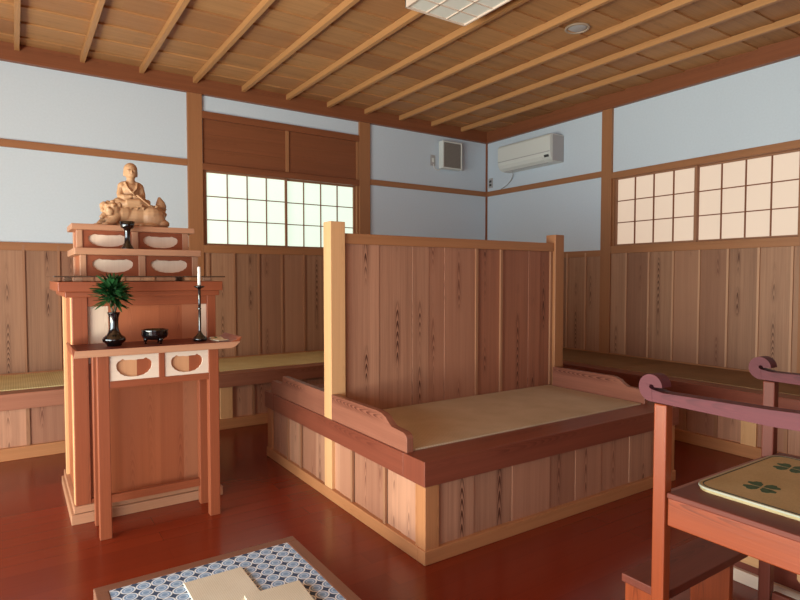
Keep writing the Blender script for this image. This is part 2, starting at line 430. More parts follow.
# ------------------------------------------------------------------ windows
def window(n, horizontal, lo, hi, z0, z1, mat, cap):
    """two sliding paper sashes, four by three; lo..hi along the wall"""
    w = sname('window_%d' % n)
    def B(mb, a, b, d0, d1, za, zb, axis=None):
        if horizontal: mb.box(a, b, d0, d1, za, zb, axis)
        else: mb.box(d0, d1, a, b, za, zb, axis)
    mb = MB()
    B(mb, lo, hi, -.028, .07, z0-.075, z0); cs = mb.build('sill', M['post'], w, .003)
    mb = MB(); B(mb, lo, hi, -.028, .07, z1, z1+.062); mb.build('head_rail', M['beam'] if horizontal else M['post'], w, .003)
    mb = MB()
    for a, b in ((lo, lo+.022), (hi-.022, hi)): B(mb, a, b, -.006, .07, z0, z1)
    mb.build('jamb', M['post'], w, .002)
    mid = (lo+hi)/2
    L = hi-lo
    if horizontal: sash = ((lo+.02, mid+.012, .008), (mid-.012, hi-.02, .036))
    else: sash = ((mid-.012, hi-.02, .008), (lo+.02, mid+.012, .036))
    for a, b, d in sash:
        fr = MB(); st = .024
        B(fr, a, a+st, d, d+.024, z0, z1); B(fr, b-st, b, d, d+.024, z0, z1)
        B(fr, a+st, b-st, d, d+.024, z0, z0+.018); B(fr, a+st, b-st, d, d+.024, z1-.014, z1)
        f = fr.build('sash_frame', M['batten'], w, .0015)
        la = MB()
        for i in range(1, 4):
            x = a+st+(b-a-2*st)*i/4; B(la, x-.0042, x+.0042, d+.003, d+.018, z0+.018, z1-.014)
        for i in range(1, 3):
            z = z0+.018+(z1-z0-.032)*i/3; B(la, a+st, b-st, d+.004, d+.017, z-.0042, z+.0042)
        la.build('lattice', M['beam'], f)
        pm = MB(); B(pm, a+st*.5, b-st*.5, d+.0185, d+.0205, z0+.005, z1-.005)
        pm.build('paper', mat, f)
    return w
W1 = window(1, True, wx0, wx1, 1.545, 2.245, M['paperA'], True)
W2 = window(2, False, by0, by1, 1.555, 2.235, M['paperB'], True)
# boarded transom above the back window
mb = MB()
for i in range(2):
    a, b = ((wx0+.01, -2.735), (-2.715, wx1-.01))[i]
    for j in range(3):
        mb.box(a, b, -.006, .0, 2.31+j*.138, 2.31+(j+1)*.138-.001, axis=0)
pt = mb.build('transom_board', M['beam'], W1)
mb = box(-2.742, -2.708, -.02, .0, 2.31, 2.724); mb.build('transom_stile', M['post'], W1, .002)
box(wx1-.035, wx1-.005, -.02, .0, 2.31, 2.724).build('transom_stile', M['post'], W1, .002)
box(wx0, wx1, -.028, .0, 2.724, 2.790).build('transom_rail', M['beam'], W1, .003)

# ------------------------------------------------------------------ built-in benches
def bench(name, label, horizontal, lo, hi, posts, tat, edge):
    t = thing(name, label, 'bench', (lo, 0, 0) if horizontal else (0, hi, 0))
    def B(mb, a, b, d0, d1, z0, z1, axis=None, mi=0):
        if horizontal: mb.box(a, b, -d1, -d0, z0, z1, axis, mi)
        else: mb.box(-d1, -d0, a, b, z0, z1, axis, mi)
    mb = MB(); n = 4; L = (hi-lo)/n
    for i in range(n): B(mb, lo+i*L+.002, lo+(i+1)*L-.002, .012, .757, .405, .459)
    mb.build('tatami', tat, t, .004)
    mb = MB(); B(mb, lo, hi, .76, .912, .344, .454); mb.build('edge_board', edge, t, .003)
    mb = MB(); B(mb, lo, hi, .0245, .034, .455, .472); mb.build('back_strip', M['post'], t, .002)
    mb = MB(); a = lo
    while a < hi-.01:
        b = min(a+.2275, hi); B(mb, a+.001, b-.001, .86, .875, .08, .35, 2)
        if b < hi: B(mb, b-.011, b+.011, .875, .885, .08, .35, 2, 1)
        a = b
    mb.build('front_boards', [M['cedar'], M['batten']], t)
    for p in posts:
        mb = MB(); B(mb, p-.05, p+.05, .85, .896, .08, .35, 2); mb.build('bench_post', M['palepost'], t, .002)
    mb = MB(); B(mb, lo, hi, .84, .905, 0, .085); mb.build('base_board', M['basewood'], t, .003)
    return t
bench('wall_bench', 'long built-in bench with tatami top along the back wall under the bright window', True, XL+.002, -.03, (-1.82, -3.64, -5.46), M['tatami_wall'], M['edge_lit'])
bench('wall_bench', 'built-in bench along the right wall below the air conditioner and warm-lit window, behind the chair', False, YF+.002, -.915, (-1.9, -3.64, -5.46), M['tatami_shaded'], M['edge'])

# ------------------------------------------------------------------ centre platform with partition
pl = thing('meditation_platform', 'large tatami platform split by a tall cedar board partition, standing mid-room', 'platform', (-2.68, -2.683, 0))
x0, x1, y0, y1 = -3.635, -1.72, -3.622, -1.744
mb = MB()
mb.box(x0+.008, x1-.008, y0+.008, y0+.06, 0, .062); mb.box(x0+.008, x1-.008, y1-.06, y1-.008, 0, .062)
mb.box(x0+.008, x0+.06, y0+.06, y1-.06, 0, .062); mb.box(x1-.06, x1-.008, y0+.06, y1-.06, 0, .062)
mb.build('base_board', M['basewood'], pl, .003)
mb = MB(); bt = MB()
sx = [x0+.09, -3.333, -3.09, -2.825, -2.63, -2.417, -2.165, -1.95, x1-.09]
for i, (a, b) in enumerate(zip(sx, sx[1:])):
    o = .004*(i % 2)
    mb.box(a+.001, b-.001, y0+.03+o, y0+.05+o, .062, .35, axis=2); mb.box(a+.001, b-.001, y1-.05-o, y1-.03-o, .062, .35, axis=2)
sy = [y0+.06, -3.4, -3.27, -3.1, -2.95, -2.8, -2.631, -2.5, -2.3, -2.1, -1.95, y1-.06]
for i, (a, b) in enumerate(zip(sy, sy[1:])):
    o = .004*(i % 2)
    mb.box(x0+.03+o, x0+.05+o, a+.001, b-.001, .062, .35, axis=2); mb.box(x1-.05-o, x1-.03-o, a+.001, b-.001, .062, .35, axis=2)
for e in (-3.27, -2.95, -2.3, -2.1): mb.box(x0+.018, x0+.03, e-.009, e+.009, .062, .35, axis=2, mi=1)
mb.build('side_boards', [M['cedar'], M['batten']], pl)
for a, b in ((x0+.015, y0+.015), (x1-.09, y0+.015), (x0+.015, y1-.09), (x1-.09, y1-.09)):
    box(a, a+.075, b, b+.075, .05, .35).build('corner_post', M['basewood'], pl, .002)
mb = MB()
mb.box(x0, x1, y0, y0+.163, .344, .454, axis=0); mb.build('edge_board', M['edge'], pl, .003)
mb = MB(); mb.box(x0, x1, y1-.163, y1, .344, .454, axis=0); mb.build('edge_board', M['edge'], pl, .003)
for a, b in ((x0, x0+.058), (x1-.13, x1)):
    box(a, b, y0+.163, y1-.163, .344, .4535, axis=1).build('end_rail', M['edge'], pl, .003)
for a, b in ((y0+.166, -2.705), (-2.675, y1-.166)):
    box(x0+.06, -1.852, a, b, .405, .460).build('tatami', M['tatami'], pl, .004)
# partition
for a in (-3.622, -1.82):
    box(a, a+.09, -2.735, -2.645, .05, 1.545).build('partition_post', M['palepost'] if a < -3 else M['post'], pl, .003)  # right post's darker wood colour stands in for light falling off
box(-3.532, -1.82, -2.722, -2.658, 1.425, 1.484).build('partition_rail', M['post'], pl, .003)
mb = MB(); sx = [-3.532, -3.29, -3.056, -2.93, -2.809, -2.543, -2.323, -2.06, -1.94, -1.82]
for i, (a, b) in enumerate(zip(sx, sx[1:])):
    o = (.0, .003, .001, .004, .0, .005, .002, .0, .004)[i]
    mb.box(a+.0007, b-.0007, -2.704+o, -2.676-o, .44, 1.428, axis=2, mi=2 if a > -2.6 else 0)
bt = mb
for e in (-2.543, -2.323): bt.box(e-.011, e+.011, -2.712, -2.668, .46, 1.428, axis=2, mi=1)
bt.box(-1.845, -1.822, -2.712, -2.668, .46, 1.428, axis=2, mi=1); bt.box(-3.53, -3.512, -2.712, -2.668, .46, 1.428, axis=2, mi=1)
mb.build('partition_boards', [M['cedar'], M['batten'], M['cedar_dimmed']], pl, .0015)
# stepped end boards
def endprof(s):
    """outline in (y,z), from the post outwards; s=-1 towards the room front, +1 towards the back wall"""
    Y = lambda d: -2.69+s*d
    p = [(Y(.045), .45), (Y(.045), .592), (Y(.52), .596), (Y(.565), .592), (Y(.60), .580), (Y(.63), .558), (Y(.655), .545), (Y(.70), .543), (Y(.75), .540), (Y(.772), .530), (Y(.78), .515), (Y(.78), .45)]
    return p
for s in (-1, 1):
    for xa in (-3.622, -1.84):
        if s == 1:
            Y = lambda d: -2.69+d
            p = [(Y(.045), .45), (Y(.045), .592), (Y(.645), .595), (Y(.655), .585), (Y(.665), .545), (Y(.69), .54), (Y(.83), .538), (Y(.85), .525), (Y(.85), .45)]
        else: p = endprof(s)
        MB().prism(p, 'yz', xa, xa+.036, axis=1).build('end_board', M['endboard'], pl, .002)

# ------------------------------------------------------------------ altar cabinet
def kozama(cx, cz, W, H, k=3):
    h = [(0, .40), (.12, .43), (.26, .43), (.33, .50), (.37, .44), (.41, .40), (.455, .36), (.5, .22), (.495, 0), (.46, -.16), (.425, -.2), (.39, -.31), (.33, -.36), (.28, -.43), (.2, -.46), (.1, -.5), (0, -.5)]
    r = [(x, z) for x, z in h]; l = [(-x, z) for x, z in reversed(h[1:-1])]
    return [(cx+x*W, cz+z*H) for x, z in r+l]
ax0, ax1, ay0, ay1 = -4.828, -4.120, -2.29, -1.60
al = thing('altar_cabinet', 'tall reddish wooden altar cabinet standing left of the platform behind the offering table', 'altar', ((ax0+ax1)/2, -1.75, 0))
box(ax0-.022, ax1+.022, ay0-.022, ay1, 0, .05).build('base_plinth', M['altarpale'], al, .003)
box(ax0-.010, ax1+.010, ay0-.011, ay1, .052, .086).build('base_moulding', M['altarpale'], al, .003)
for a, b in ((ax0, ax0+.07), (ax1-.048, ax1)):
    for c_, d_ in ((ay0, ay0+.07), (ay1-.07, ay1)): box(a, b, c_, d_, .086, 1.14).build('corner_post', M['altar'], al, .003)
for c_, d_ in ((1.09, 1.14), (.086, .11)): box(ax0+.07, ax1-.048, ay0+.004, ay0+.03, c_, d_, axis=0).build('front_rail', M['altar'], al, .002)
mb = MB(); sx = [ax0+.165, -4.53, -4.42, -4.30, -4.202]
for a, b in zip(sx, sx[1:]): mb.box(a, b, ay0+.018, ay0+.03, .10, 1.10, axis=2)
for a, b in ((ax0+.07, sx[0]), (sx[-1], ax1-.048)): mb.box(a, b, ay0+.018, ay0+.03, .10, .80, axis=2)
mb.build('front_panel', M['altarpanel'], al)
for a, b in ((ax0+.07, sx[0]), (sx[-1], ax1-.048)): box(a, b-.001, ay0+.018, ay0+.03, .80, 1.10, axis=2).build('edge_panel', M['sapwood'], al)
mb = MB()
mb.box(ax0+.012, ax0+.03, ay0+.07, ay1-.07, .09, 1.14, axis=2); mb.box(ax1-.03, ax1-.012, ay0+.07, ay1-.07, .09, 1.14, axis=2)
mb.box(ax0+.07, ax1-.07, ay1-.03, ay1-.012, .09, 1.14, axis=2)
mb.build('side_panel', M['altarpanel'], al)
mb = MB(); mb.box(ax0-.03, ax1+.014, ay0-.025, ay1+.01, 1.138, 1.166, axis=0); mb.build('cornice', M['altar'], al, .004)
mb = MB(); mb.box(ax0-.06, ax1+.026, ay0-.05, ay1+.02, 1.166, 1.217, axis=0); mb.build('cabinet_top', M['altar'], al, .004)
for b_ in (ay0+.072, ay1-.07): box(ax0-.003, ax0+.03, b_-.055, b_, .087, 1.137, axis=2).build('side_stile', M['palepost'], al, .002)  # pale colour paints daylight on the left side of the corner posts
# glass shelf on small feet
gs = thing('shelf_plate', 'thin dark-edged plate on small feet lying over the altar cabinet top', 'shelf', (-4.49, -1.75, 1.217))
box(-4.905, -4.083, -2.352, -1.59, 1.238, 1.245).build('plate', M['glass_edge'], gs, .002)
for a in (-4.80, -4.17):
    for b in (-2.29, -1.65):
        box(a-.02, a+.02, b-.015, b+.015, 1.217, 1.238).build('foot', M['altarpale'], gs, .002)
def tier(label, x0, x1, yf, yb, z0, zb, zt, bx0, bx1, byf):
    t = thing('altar_step', label, 'altar step', ((x0+x1)/2, (yf+yb)/2, z0), 'altar steps')
    c = (x0+x1)/2
    for a, b in ((x0, x0+.030), (x1-.034, x1), (c-.018, c+.018)):
        box(a, b, yf, yf+.04, z0, zb, axis=2).build('front_stile', M['altarpale'], t, .002)
    for a, b in ((x0, x0+.045), (x1-.04, x1)): box(a, b, yb-.05, yb, z0, zb, axis=2).build('rear_stile', M['altarpale'], t, .002)
    box(x0+.008, x0+.02, yf+.04, yb-.05, z0, zb, axis=1).build('side_panel', M['altarpanel'], t); box(x1-.02, x1-.008, yf+.04, yb-.05, z0, zb, axis=1).build('side_panel', M['altarpanel'], t)
    box(x0+.04, x1-.04, yb-.03, yb-.018, z0, zb, axis=0).build('back_panel', M['altarpanel'], t)
    for a, b in ((x0+.030, c-.018), (c+.018, x1-.034)):
        h = zb-z0; cx, cz = (a+b)/2, z0+h*.5
        mb = MB(); mb.holed([(a, z0), (b, z0), (b, zb), (a, zb)], [kozama(cx, cz, (b-a)*.78, h*.66)], 'xz', yf+.006, yf+.014)
        p = mb.build('front_panel', M['altar'], t, .001)
        mb = MB(); m = cx+.01
        mb.box(a, m, yf+.0145, yf+.022, z0+.003, zb-.003, axis=2); mb.box(m, b, yf+.0145, yf+.022, z0+.003, zb-.003, axis=2)
        q = mb.build('inset_panel', M['sapwood'], p); q['label'] = 'pale inset board'
    box(bx0, bx1, byf, yb+.005, zb, zt, axis=0).build('step_top', M['altarpale'], t, .004)
    return t
tier('lower altar step with two pale cloud-shaped insets, resting on the dark-edged plate', -4.766, -4.149, -2.04, -1.61, 1.245, 1.360, 1.396, -4.795, -4.142, -2.085)
tier('upper altar step with wooden top, directly under the carved statue', -4.766, -4.160, -1.86, -1.61, 1.396, 1.506, 1.538, -4.795, -4.133, -1.905)

# offering cup on the lower step
oc = MB(); oc.lathe([(.032, 0), (.034, .008), (.026, .020), (.018, .036), (.015, .06), (.0155, .105), (.020, .118), (.033, .124), (.036, .130), (.041, .160), (.037, .161), (.034, .138), (.0, .135)], (-4.519, -1.955, 1.396), 28)
cup = tag(oc.build('offering_cup', M['black']), 'black lacquered offering cup on a tall foot, in front of the statue', 'cup')

# ------------------------------------------------------------------ carved statue
SC = (-4.462, -1.735, 1.538)
st = thing('buddha_statue', 'carved unpainted wooden figure seated on a crouching lion, on top of the altar', 'statue', SC)
def sp_(x, y, z): return (SC[0]+x, SC[1]+y, SC[2]+z)
def rem(o, vox, it=4):
    r = o.modifiers.new('remesh', 'REMESH'); r.mode = 'VOXEL'; r.voxel_size = vox; r.use_smooth_shade = True
    s = o.modifiers.new('smooth', 'SMOOTH'); s.iterations = it; s.factor = .5
f = MB()
# head, neck, ears, face
f.ball(sp_(0, -.004, .338), (.037, .040, .050)); f.ball(sp_(0, 0, .352), (.039, .042, .040))
f.ball(sp_(0, -.030, .318), (.025, .018, .022))
f.ball(sp_(0, -.044, .330), (.0055, .008, .012)); f.ball(sp_(0, -.045, .326), (.008, .006, .005))
for s in (-1, 1):
    f.ball(sp_(s*.0365, .004, .327), (.0045, .009, .021))
    f.ball(sp_(s*.015, -.040, .342), (.011, .006, .004)); f.ball(sp_(s*.015, -.0385, .334), (.009, .006, .005))
f.ball(sp_(0, -.0425, .313), (.010, .006, .003)); f.ball(sp_(0, -.0420, .308), (.008, .006, .003))
f.tube([sp_(0, 0, .25), sp_(0, 0, .31)], [.026, .022], 14)
# torso and shoulders
f.ball(sp_(0, .004, .205), (.054, .046, .075)); f.ball(sp_(0, .002, .235), (.058, .042, .038)); f.ball(sp_(0, .0, .175), (.058, .052, .04))
f.tube([sp_(-.05, 0, .258), sp_(0, .004, .268), sp_(.05, 0, .258)], [.018, .022, .018], 12)
for s in (-1, 1):
    f.ball(sp_(s*.050, .002, .250), (.022, .024, .022))
    f.tube([sp_(s*.053, .002, .252), sp_(s*.061, -.004, .205), sp_(s*.060, -.022, .180)], [.020, .020, .019], 12)
    f.tube([sp_(s*.060, -.022, .180), sp_(s*.040, -.054, .178), sp_(s*.014, -.062, .182)], [.021, .017, .011], 12)
    f.ball(sp_(s*.011, -.064, .183), (.014, .011, .010))
    # sleeve hanging from the forearm
    f.ball(sp_(s*.054, -.034, .162), (.018, .024, .024))
# robe collar folds
f.tube([sp_(-.034, -.020, .272), sp_(-.024, -.046, .235), sp_(.010, -.054, .195)], [.006, .006, .005], 8)
f.tube([sp_(.034, -.020, .272), sp_(.026, -.046, .235), sp_(-.004, -.054, .200)], [.006, .006, .005], 8)
# crossed legs
f.ball(sp_(0, -.02, .145), (.082, .060, .032))
for s in (-1, 1): f.ball(sp_(s*.070, -.028, .148), (.036, .040, .027))
f.tube([sp_(.09, -.04, .148), sp_(.03, -.075, .150), sp_(-.04, -.078, .148)], [.024, .021, .016], 12)
f.tube([sp_(-.09, -.04, .140), sp_(-.03, -.070, .134), sp_(.05, -.070, .134)], [.024, .021, .016], 12)
for k in range(5):
    f.tube([sp_(-.08+k*.03, -.066, .130), sp_(-.07+k*.032, -.07, .118), sp_(-.085+k*.036, -.06, .105)], [.008, .007, .005], 8)
fig = f.build('figure', M['statue'], st); rem(fig, .0032, 3)
# sceptre
f = MB(); f.tube([sp_(.020, -.078, .192), sp_(.055, -.088, .160), sp_(.090, -.080, .134), sp_(.125, -.070, .130)], .0045, 8)
f.ball(sp_(.130, -.070, .131), (.012, .006, .008)); f.build('sceptre', M['statue'], st)
# lion
f = MB()
f.ball(sp_(.02, .0, .074), (.150, .070, .066)); f.ball(sp_(.112, -.008, .072), (.084, .078, .070)); f.ball(sp_(-.06, -.01, .085), (.09, .07, .064))
f.ball(sp_(.03, -.0, .115), (.10, .06, .022))           # saddle cloth
# haunch and paws
f.ball(sp_(.120, -.052, .055), (.062, .034, .052)); f.ball(sp_(.085, -.075, .014), (.050, .020, .015)); f.ball(sp_(.165, -.02, .03), (.05, .06, .03))
for k in range(3): f.ball(sp_(.045+.003*k, -.088+.012*k, .012), (.014, .008, .011))
f.tube([sp_(-.09, -.05, .07), sp_(-.115, -.07, .03), sp_(-.14, -.085, .014)], [.034, .026, .018], 12)
f.tube([sp_(-.12, .03, .07), sp_(-.15, .02, .03), sp_(-.175, .0, .014)], [.034, .026, .018], 12)
for a, b in ((-.150, -.092), (-.185, -.005)):
    for k in range(3): f.ball(sp_(a-.006*k+.004, b+.012*k-.006, .011), (.014, .008, .010))
# head turned to the viewer's left
H = Vector(sp_(-.108, -.050, .100)); dirv = Vector((-.55, -.83, 0)).normalized(); sd = Vector((.83, -.55, 0))
f.ball(H, (.046, .046, .042))
f.ball(H+dirv*.036+Vector((0, 0, -.012)), (.026, .026, .020)); f.ball(H+dirv*.052+Vector((0, 0, .0)), (.012, .012, .010))
f.ball(H+dirv*.036+Vector((0, 0, -.032)), (.020, .020, .009))
for s in (-1, 1):
    f.ball(H+dirv*.034+sd*s*.020+Vector((0, 0, .014)), .0095); f.ball(H+dirv*.030+sd*s*.020+Vector((0, 0, .026)), (.015, .012, .006))
    f.ball(H+sd*s*.040+Vector((0, 0, .026)), (.012, .012, .018))
rnd = random.Random(3)
for i in range(46):   # mane curls
    th = rnd.uniform(0, 2*PI); ph = rnd.uniform(-.9, 1.2)
    v = Vector((math.cos(th)*math.cos(ph), math.sin(th)*math.cos(ph), math.sin(ph)))
    if v.dot(dirv) > .45: continue
    f.ball(H+v*.049+Vector((-.012, .012, -.004)), rnd.uniform(.012, .017), 10, 7)
for i in range(9): f.ball(sp_(-.165+.012*i, -.045+.004*i, .055+.012*math.sin(i*2.1)), .014, 10, 7)
# raised bushy tail
f.tube([sp_(.165, .02, .06), sp_(.182, .02, .10), sp_(.174, .015, .135), sp_(.170, .012, .165), sp_(.162, .010, .200)], [.030, .030, .033, .027, .006], 14)
f.tube([sp_(.155, -.005, .10), sp_(.150, -.005, .13), sp_(.158, .0, .150)], [.016, .017, .006], 10)
f.tube([sp_(.190, .02, .10), sp_(.196, .02, .125), sp_(.186, .015, .145)], [.014, .014, .005], 10)
f.ball(sp_(.02, .0, .013), (.185, .085, .010))
li = f.build('lion', M['statue'], st); rem(li, .0035, 2)

# ------------------------------------------------------------------ offering table in front of the altar
TZ = .905
tb = thing('offering_table', 'narrow reddish wooden table with upturned end and two pale drawer-like panels, before the altar', 'table', (-4.46, -2.46, 0))
MB().prism([(-4.846, .871), (-4.13, .871), (-4.105, .882), (-4.085, .903), (-4.13, .9035), (-4.842, .9035)], 'xz', -2.604, -2.600, axis=0).build('front_edge', M['altarpale'], tb, .001)
box(-4.83, -4.13, -2.600, -2.318, .870, TZ, axis=0).build('table_top', M['chairdark'], tb, .001)  # same board as the front edge; dark gloss reflection put into its colour
MB().prism([(-4.83, .870), (-4.83, TZ), (-4.842, .911), (-4.852, .922), (-4.857, .914), (-4.848, .876)], 'xz', -2.600, -2.318, axis=0).build('upturned_end', M['altar'], tb, .002)
MB().prism([(-4.13, .870), (-4.108, .880), (-4.086, .900), (-4.074, .925), (-4.080, .928), (-4.10, .914), (-4.13, TZ)], 'xz', -2.600, -2.318, axis=0).build('upturned_end', M['altar'], tb, .002)
for a in (-4.752, -4.241):
    for b in (-2.575, -2.385):
        box(a, a+.052, b, b+.045, 0, .872).build('leg', M['altar'], tb, .003)
c = -4.467
box(c-.014, c+.014, -2.572, -2.545, .745, .872, axis=2).build('centre_stile', M['altar'], tb, .002)
for a, b in ((-4.70, c-.014), (c+.014, -4.241)):
    mb = MB(); cx = (a+b)/2; h = .120
    mb.holed([(a, .748), (b, .748), (b, .868), (a, .868)], [kozama(cx, .806, (b-a)*.72, .088)], 'xz', -2.568, -2.558)
    p = mb.build('apron_panel', M['whitepanel'], tb, .001); p['label'] = 'whitish panel with a cloud-shaped opening'
    box(a, cx+.012, -2.5575, -2.55, .75, .868, axis=2).build('inset_board', M['brownboards'], p)
    box(cx+.012, b, -2.5575, -2.55, .75, .868, axis=2).build('inset_board', M['altar'], p)
box(-4.70, -4.241, -2.573, -2.545, .715, .748, axis=0).build('front_rail', M['altar'], tb, .002)
for a in (-4.735, -4.225):
    box(a, a+.022, -2.53, -2.385, .715, .75, axis=1).build('side_rail', M['altar'], tb, .002)
box(-4.74, -4.155, -2.378, -2.350, .10, .14, axis=0).build('stretcher', M['altar'], tb, .002)
box(-4.175, -4.165, -2.385, -2.345, .138, .165, axis=2).build('wedge', M['altarpale'], tb, .001)

# flower vase with sprig
V0 = (-4.664, -2.475, TZ)
v = MB(); v.lathe([(.030, 0), (.034, .004), (.036, .012), (.050, .022), (.053, .032), (.049, .042), (.034, .054), (.026, .066), (.021, .085), (.020, .115), (.022, .140), (.028, .160), (.030, .163), (.026, .162), (.015, .14), (.0, .13)], V0, 36)
tag(v.build('flower_vase', M['black']), 'black narrow-necked vase holding evergreen leaves on the offering table', 'vase')
lf = MB(); rl = random.Random(11)
C0 = Vector((V0[0]-.002, V0[1], TZ+.212))
for i in range(230):
    th = rl.uniform(0, 2*PI); el = rl.uniform(-.45, 1.35)
    d = Vector((math.cos(th)*math.cos(el), math.sin(th)*math.cos(el), math.sin(el)))
    if d.y > .6: continue
    st0 = C0+Vector((0, 0, rl.uniform(0, .07)))+d*rl.uniform(.005, .035)
    L = rl.uniform(.055, .085)*(1 if el < .9 else 1.1); wv = rl.uniform(.0055, .009)
    side = d.cross(Vector((0, 0, 1))); side = side.normalized() if side.length > .1 else Vector((1, 0, 0))
    nrm = side.cross(d).normalized(); side = (side*math.cos(rl.uniform(-.8, .8))+nrm*math.sin(rl.uniform(-.8, .8))).normalized()
    pts = []; n = 5; droop = rl.uniform(.1, .5)
    for k in range(n+1):
        t = k/n; p = st0+d*L*t-Vector((0, 0, 1))*droop*L*t*t*.6
        w_ = wv*math.sin(PI*min(1, .12+t*.88))**.7+.0004
        pts.append((p-side*w_, p+nrm*.0015, p+side*w_))
    vs = [q for tr in pts for q in tr]; fs = []
    for k in range(n):
        for j in range(2): fs.append((k*3+j, k*3+j+1, (k+1)*3+j+1, (k+1)*3+j))
    lf.add(vs, fs, None, True)
sprig = thing('evergreen_sprig', 'bushy dark green leaf sprig standing in the black vase', 'plant', (V0[0], V0[1], TZ+.13))
lf.build('foliage', M['leaf'], sprig)
sm = MB()
for i in range(5):
    t = i*1.3; sm.tube([(V0[0], V0[1], TZ+.135), (V0[0]+.008*math.cos(t), V0[1]+.008*math.sin(t), TZ+.17), (V0[0]+.03*math.cos(t), V0[1]+.03*math.sin(t), TZ+.25)], [.003, .003, .0015], 6)
sm.build('stem', M['stem'], sprig)

# incense bowl on three legs
B0 = (-4.478, -2.47, TZ)
ib = thing('incense_burner', 'small round black three-legged incense bowl in the middle of the offering table', 'bowl', B0)
b = MB(); b.lathe([(.02, .018), (.042, .021), (.058, .032), (.0645, .047), (.062, .062), (.065, .068), (.063, .072), (.054, .070), (.052, .058), (.0, .052)], B0, 36); b.build('bowl', M['black'], ib)
for k in range(3):
    t = 2*PI*k/3-PI/2+.5
    b = MB(); b.tube([(B0[0]+.040*math.cos(t), B0[1]+.040*math.sin(t), TZ+.034), (B0[0]+.045*math.cos(t), B0[1]+.045*math.sin(t), TZ+.015), (B0[0]+.043*math.cos(t), B0[1]+.043*math.sin(t), TZ)], [.013, .009, .007], 10); b.build('leg', M['black'], ib)
# candlestick and candle
K0 = (-4.260, -2.485, TZ)
k = MB(); k.lathe([(.030, 0), (.036, .006), (.036, .014), (.030, .022), (.018, .032), (.009, .044), (.007, .06), (.007, .165), (.0095, .170), (.007, .175), (.007, .270), (.012, .276), (.026, .282), (.027, .287), (.012, .289), (.004, .291), (.0, .292)], K0, 28)
tag(k.build('candlestick', M['black']), 'tall thin black candlestick with a flared foot on the offering table', 'candlestick')
k = MB(); k.lathe([(.0085, .2925), (.0085, .385), (.006, .388), (.0, .388)], K0, 16)
cand = thing('candle', 'slim white candle standing on the black candlestick', 'candle', (K0[0], K0[1], TZ+.2925))
k.build('wax', M['candle'], cand)
k = MB(); k.tube([(K0[0], K0[1], TZ+.387), (K0[0]+.001, K0[1], TZ+.396)], .001, 6); k.build('wick', M['darkgrey'], cand)
# cards at the upturned end
for i, (cx, cy, a, lab) in enumerate(((-4.165, -2.50, .25, 'cream folded card lying nearest on the upturned right end of the offering table'), (-4.150, -2.40, -.15, 'cream card with a green band at the back right end of the offering table'))):
    m = Matrix.Rotation(a, 3, 'Z'); mb = MB()
    mb.box(cx-.030, cx+.030, cy-.042, cy+.042, TZ+.0005, TZ+.005, rot=(Vector((cx, cy, TZ)), m))
    o = mb.build('card', M['card']); tag(o, lab, 'card')
    if i:
        mb = MB(); mb.box(cx-.010, cx+.002, cy-.042, cy+.042, TZ+.005, TZ+.0056, rot=(Vector((cx, cy, TZ)), m)); r_ = mb.build('band', M['cardgreen'], o)

# ------------------------------------------------------------------ abbot's chair
ch = thing('ceremonial_chair', 'wide red-brown wooden chair with scroll-ended arms at the right edge', 'chair', (-3.145, -4.86, 0))
cxl, cxr, cyf, cyb = -3.465, -2.790, -4.590, -5.17
def post(x, y, z1): return box(x-.018, x+.018, y-.020, y+.020, 0, z1, axis=2)
for x in (cxl, cxr):
    post(x, cyf, .862).build('front_post', M['chair'] if x == cxl else M['chairdark'], ch, .004)
    post(x, cyb, 1.15).build('rear_post', M['chair'], ch, .004)
mb = MB()
mb.box(cxl-.012, cxl+.012, cyb+.025, cyf-.025, .505, .588, axis=1); mb.box(cxr-.012, cxr+.012, cyb+.025, cyf-.025, .505, .588, axis=1)
mb.box(cxl+.025, cxr-.025, cyf-.012, cyf+.012, .505, .588, axis=0); mb.box(cxl+.025, cxr-.025, cyb-.012, cyb+.012, .505, .588, axis=0)
mb.build('seat_frame', M['chair'], ch, .004)
box(cxl-.018, cxr+.018, cyb+.025, cyf-.025, .588, .605, axis=1).build('seat', M['chairdark'], ch, .004)
for x in (cxl, cxr):   # arms with a scroll at the front
    pts = []; cy_, cz_ = cyf+.026, .910
    n = 34; outer = []; inner = []
    for i in range(n+1):
        t = i/n; ang = -PI/2+.1-t*(1.52*PI)   # from the bottom, round the front, over the top
        ro = .044-.009*t; ri = .005+.004*t
        # front of the chair is +y
        outer.append((cy_-math.cos(ang)*ro*-1*-1, cz_+math.sin(ang)*ro)); inner.append((cy_-math.cos(ang)*ri, cz_+math.sin(ang)*ri))
    sc = outer+list(reversed(inner))
    arm = MB(); xa, xb = x-.024, x+.024
    arm.prism(sc, 'yz', xa, xb, axis=1)
    bar = [(cy_+.002, .8665), (cyf-.30, .861), (cyb, .872), (cyb, .918), (cyf-.30, .903), (cyf-.05, .898), (cyf-.012, .897), (cy_+.002, .9035)]
    arm.prism(bar, 'yz', xa+.001, xb-.001, axis=1)
    arm.build('arm', M['armwood'], ch, .003)
mb = MB(); mb.box(cxl+.025, cxr-.025, cyb-.012, cyb+.012, 1.06, 1.13, axis=0); mb.build('back_rail', M['chair'], ch, .004)
box(cxl+.2, cxr-.2, cyb-.008, cyb+.008, .588, 1.06, axis=2).build('back_splat', M['chair'], ch, .003)
for x in (cxl, cxr): box(x-.012, x+.012, cyb+.025, cyf-.025, .06, .095, axis=1).build('stretcher', M['chairdark'], ch, .003)
box(cxl+.025, cxr-.025, cyb-.012, cyb+.012, .14, .18, axis=0).build('stretcher', M['chairdark'], ch, .003)
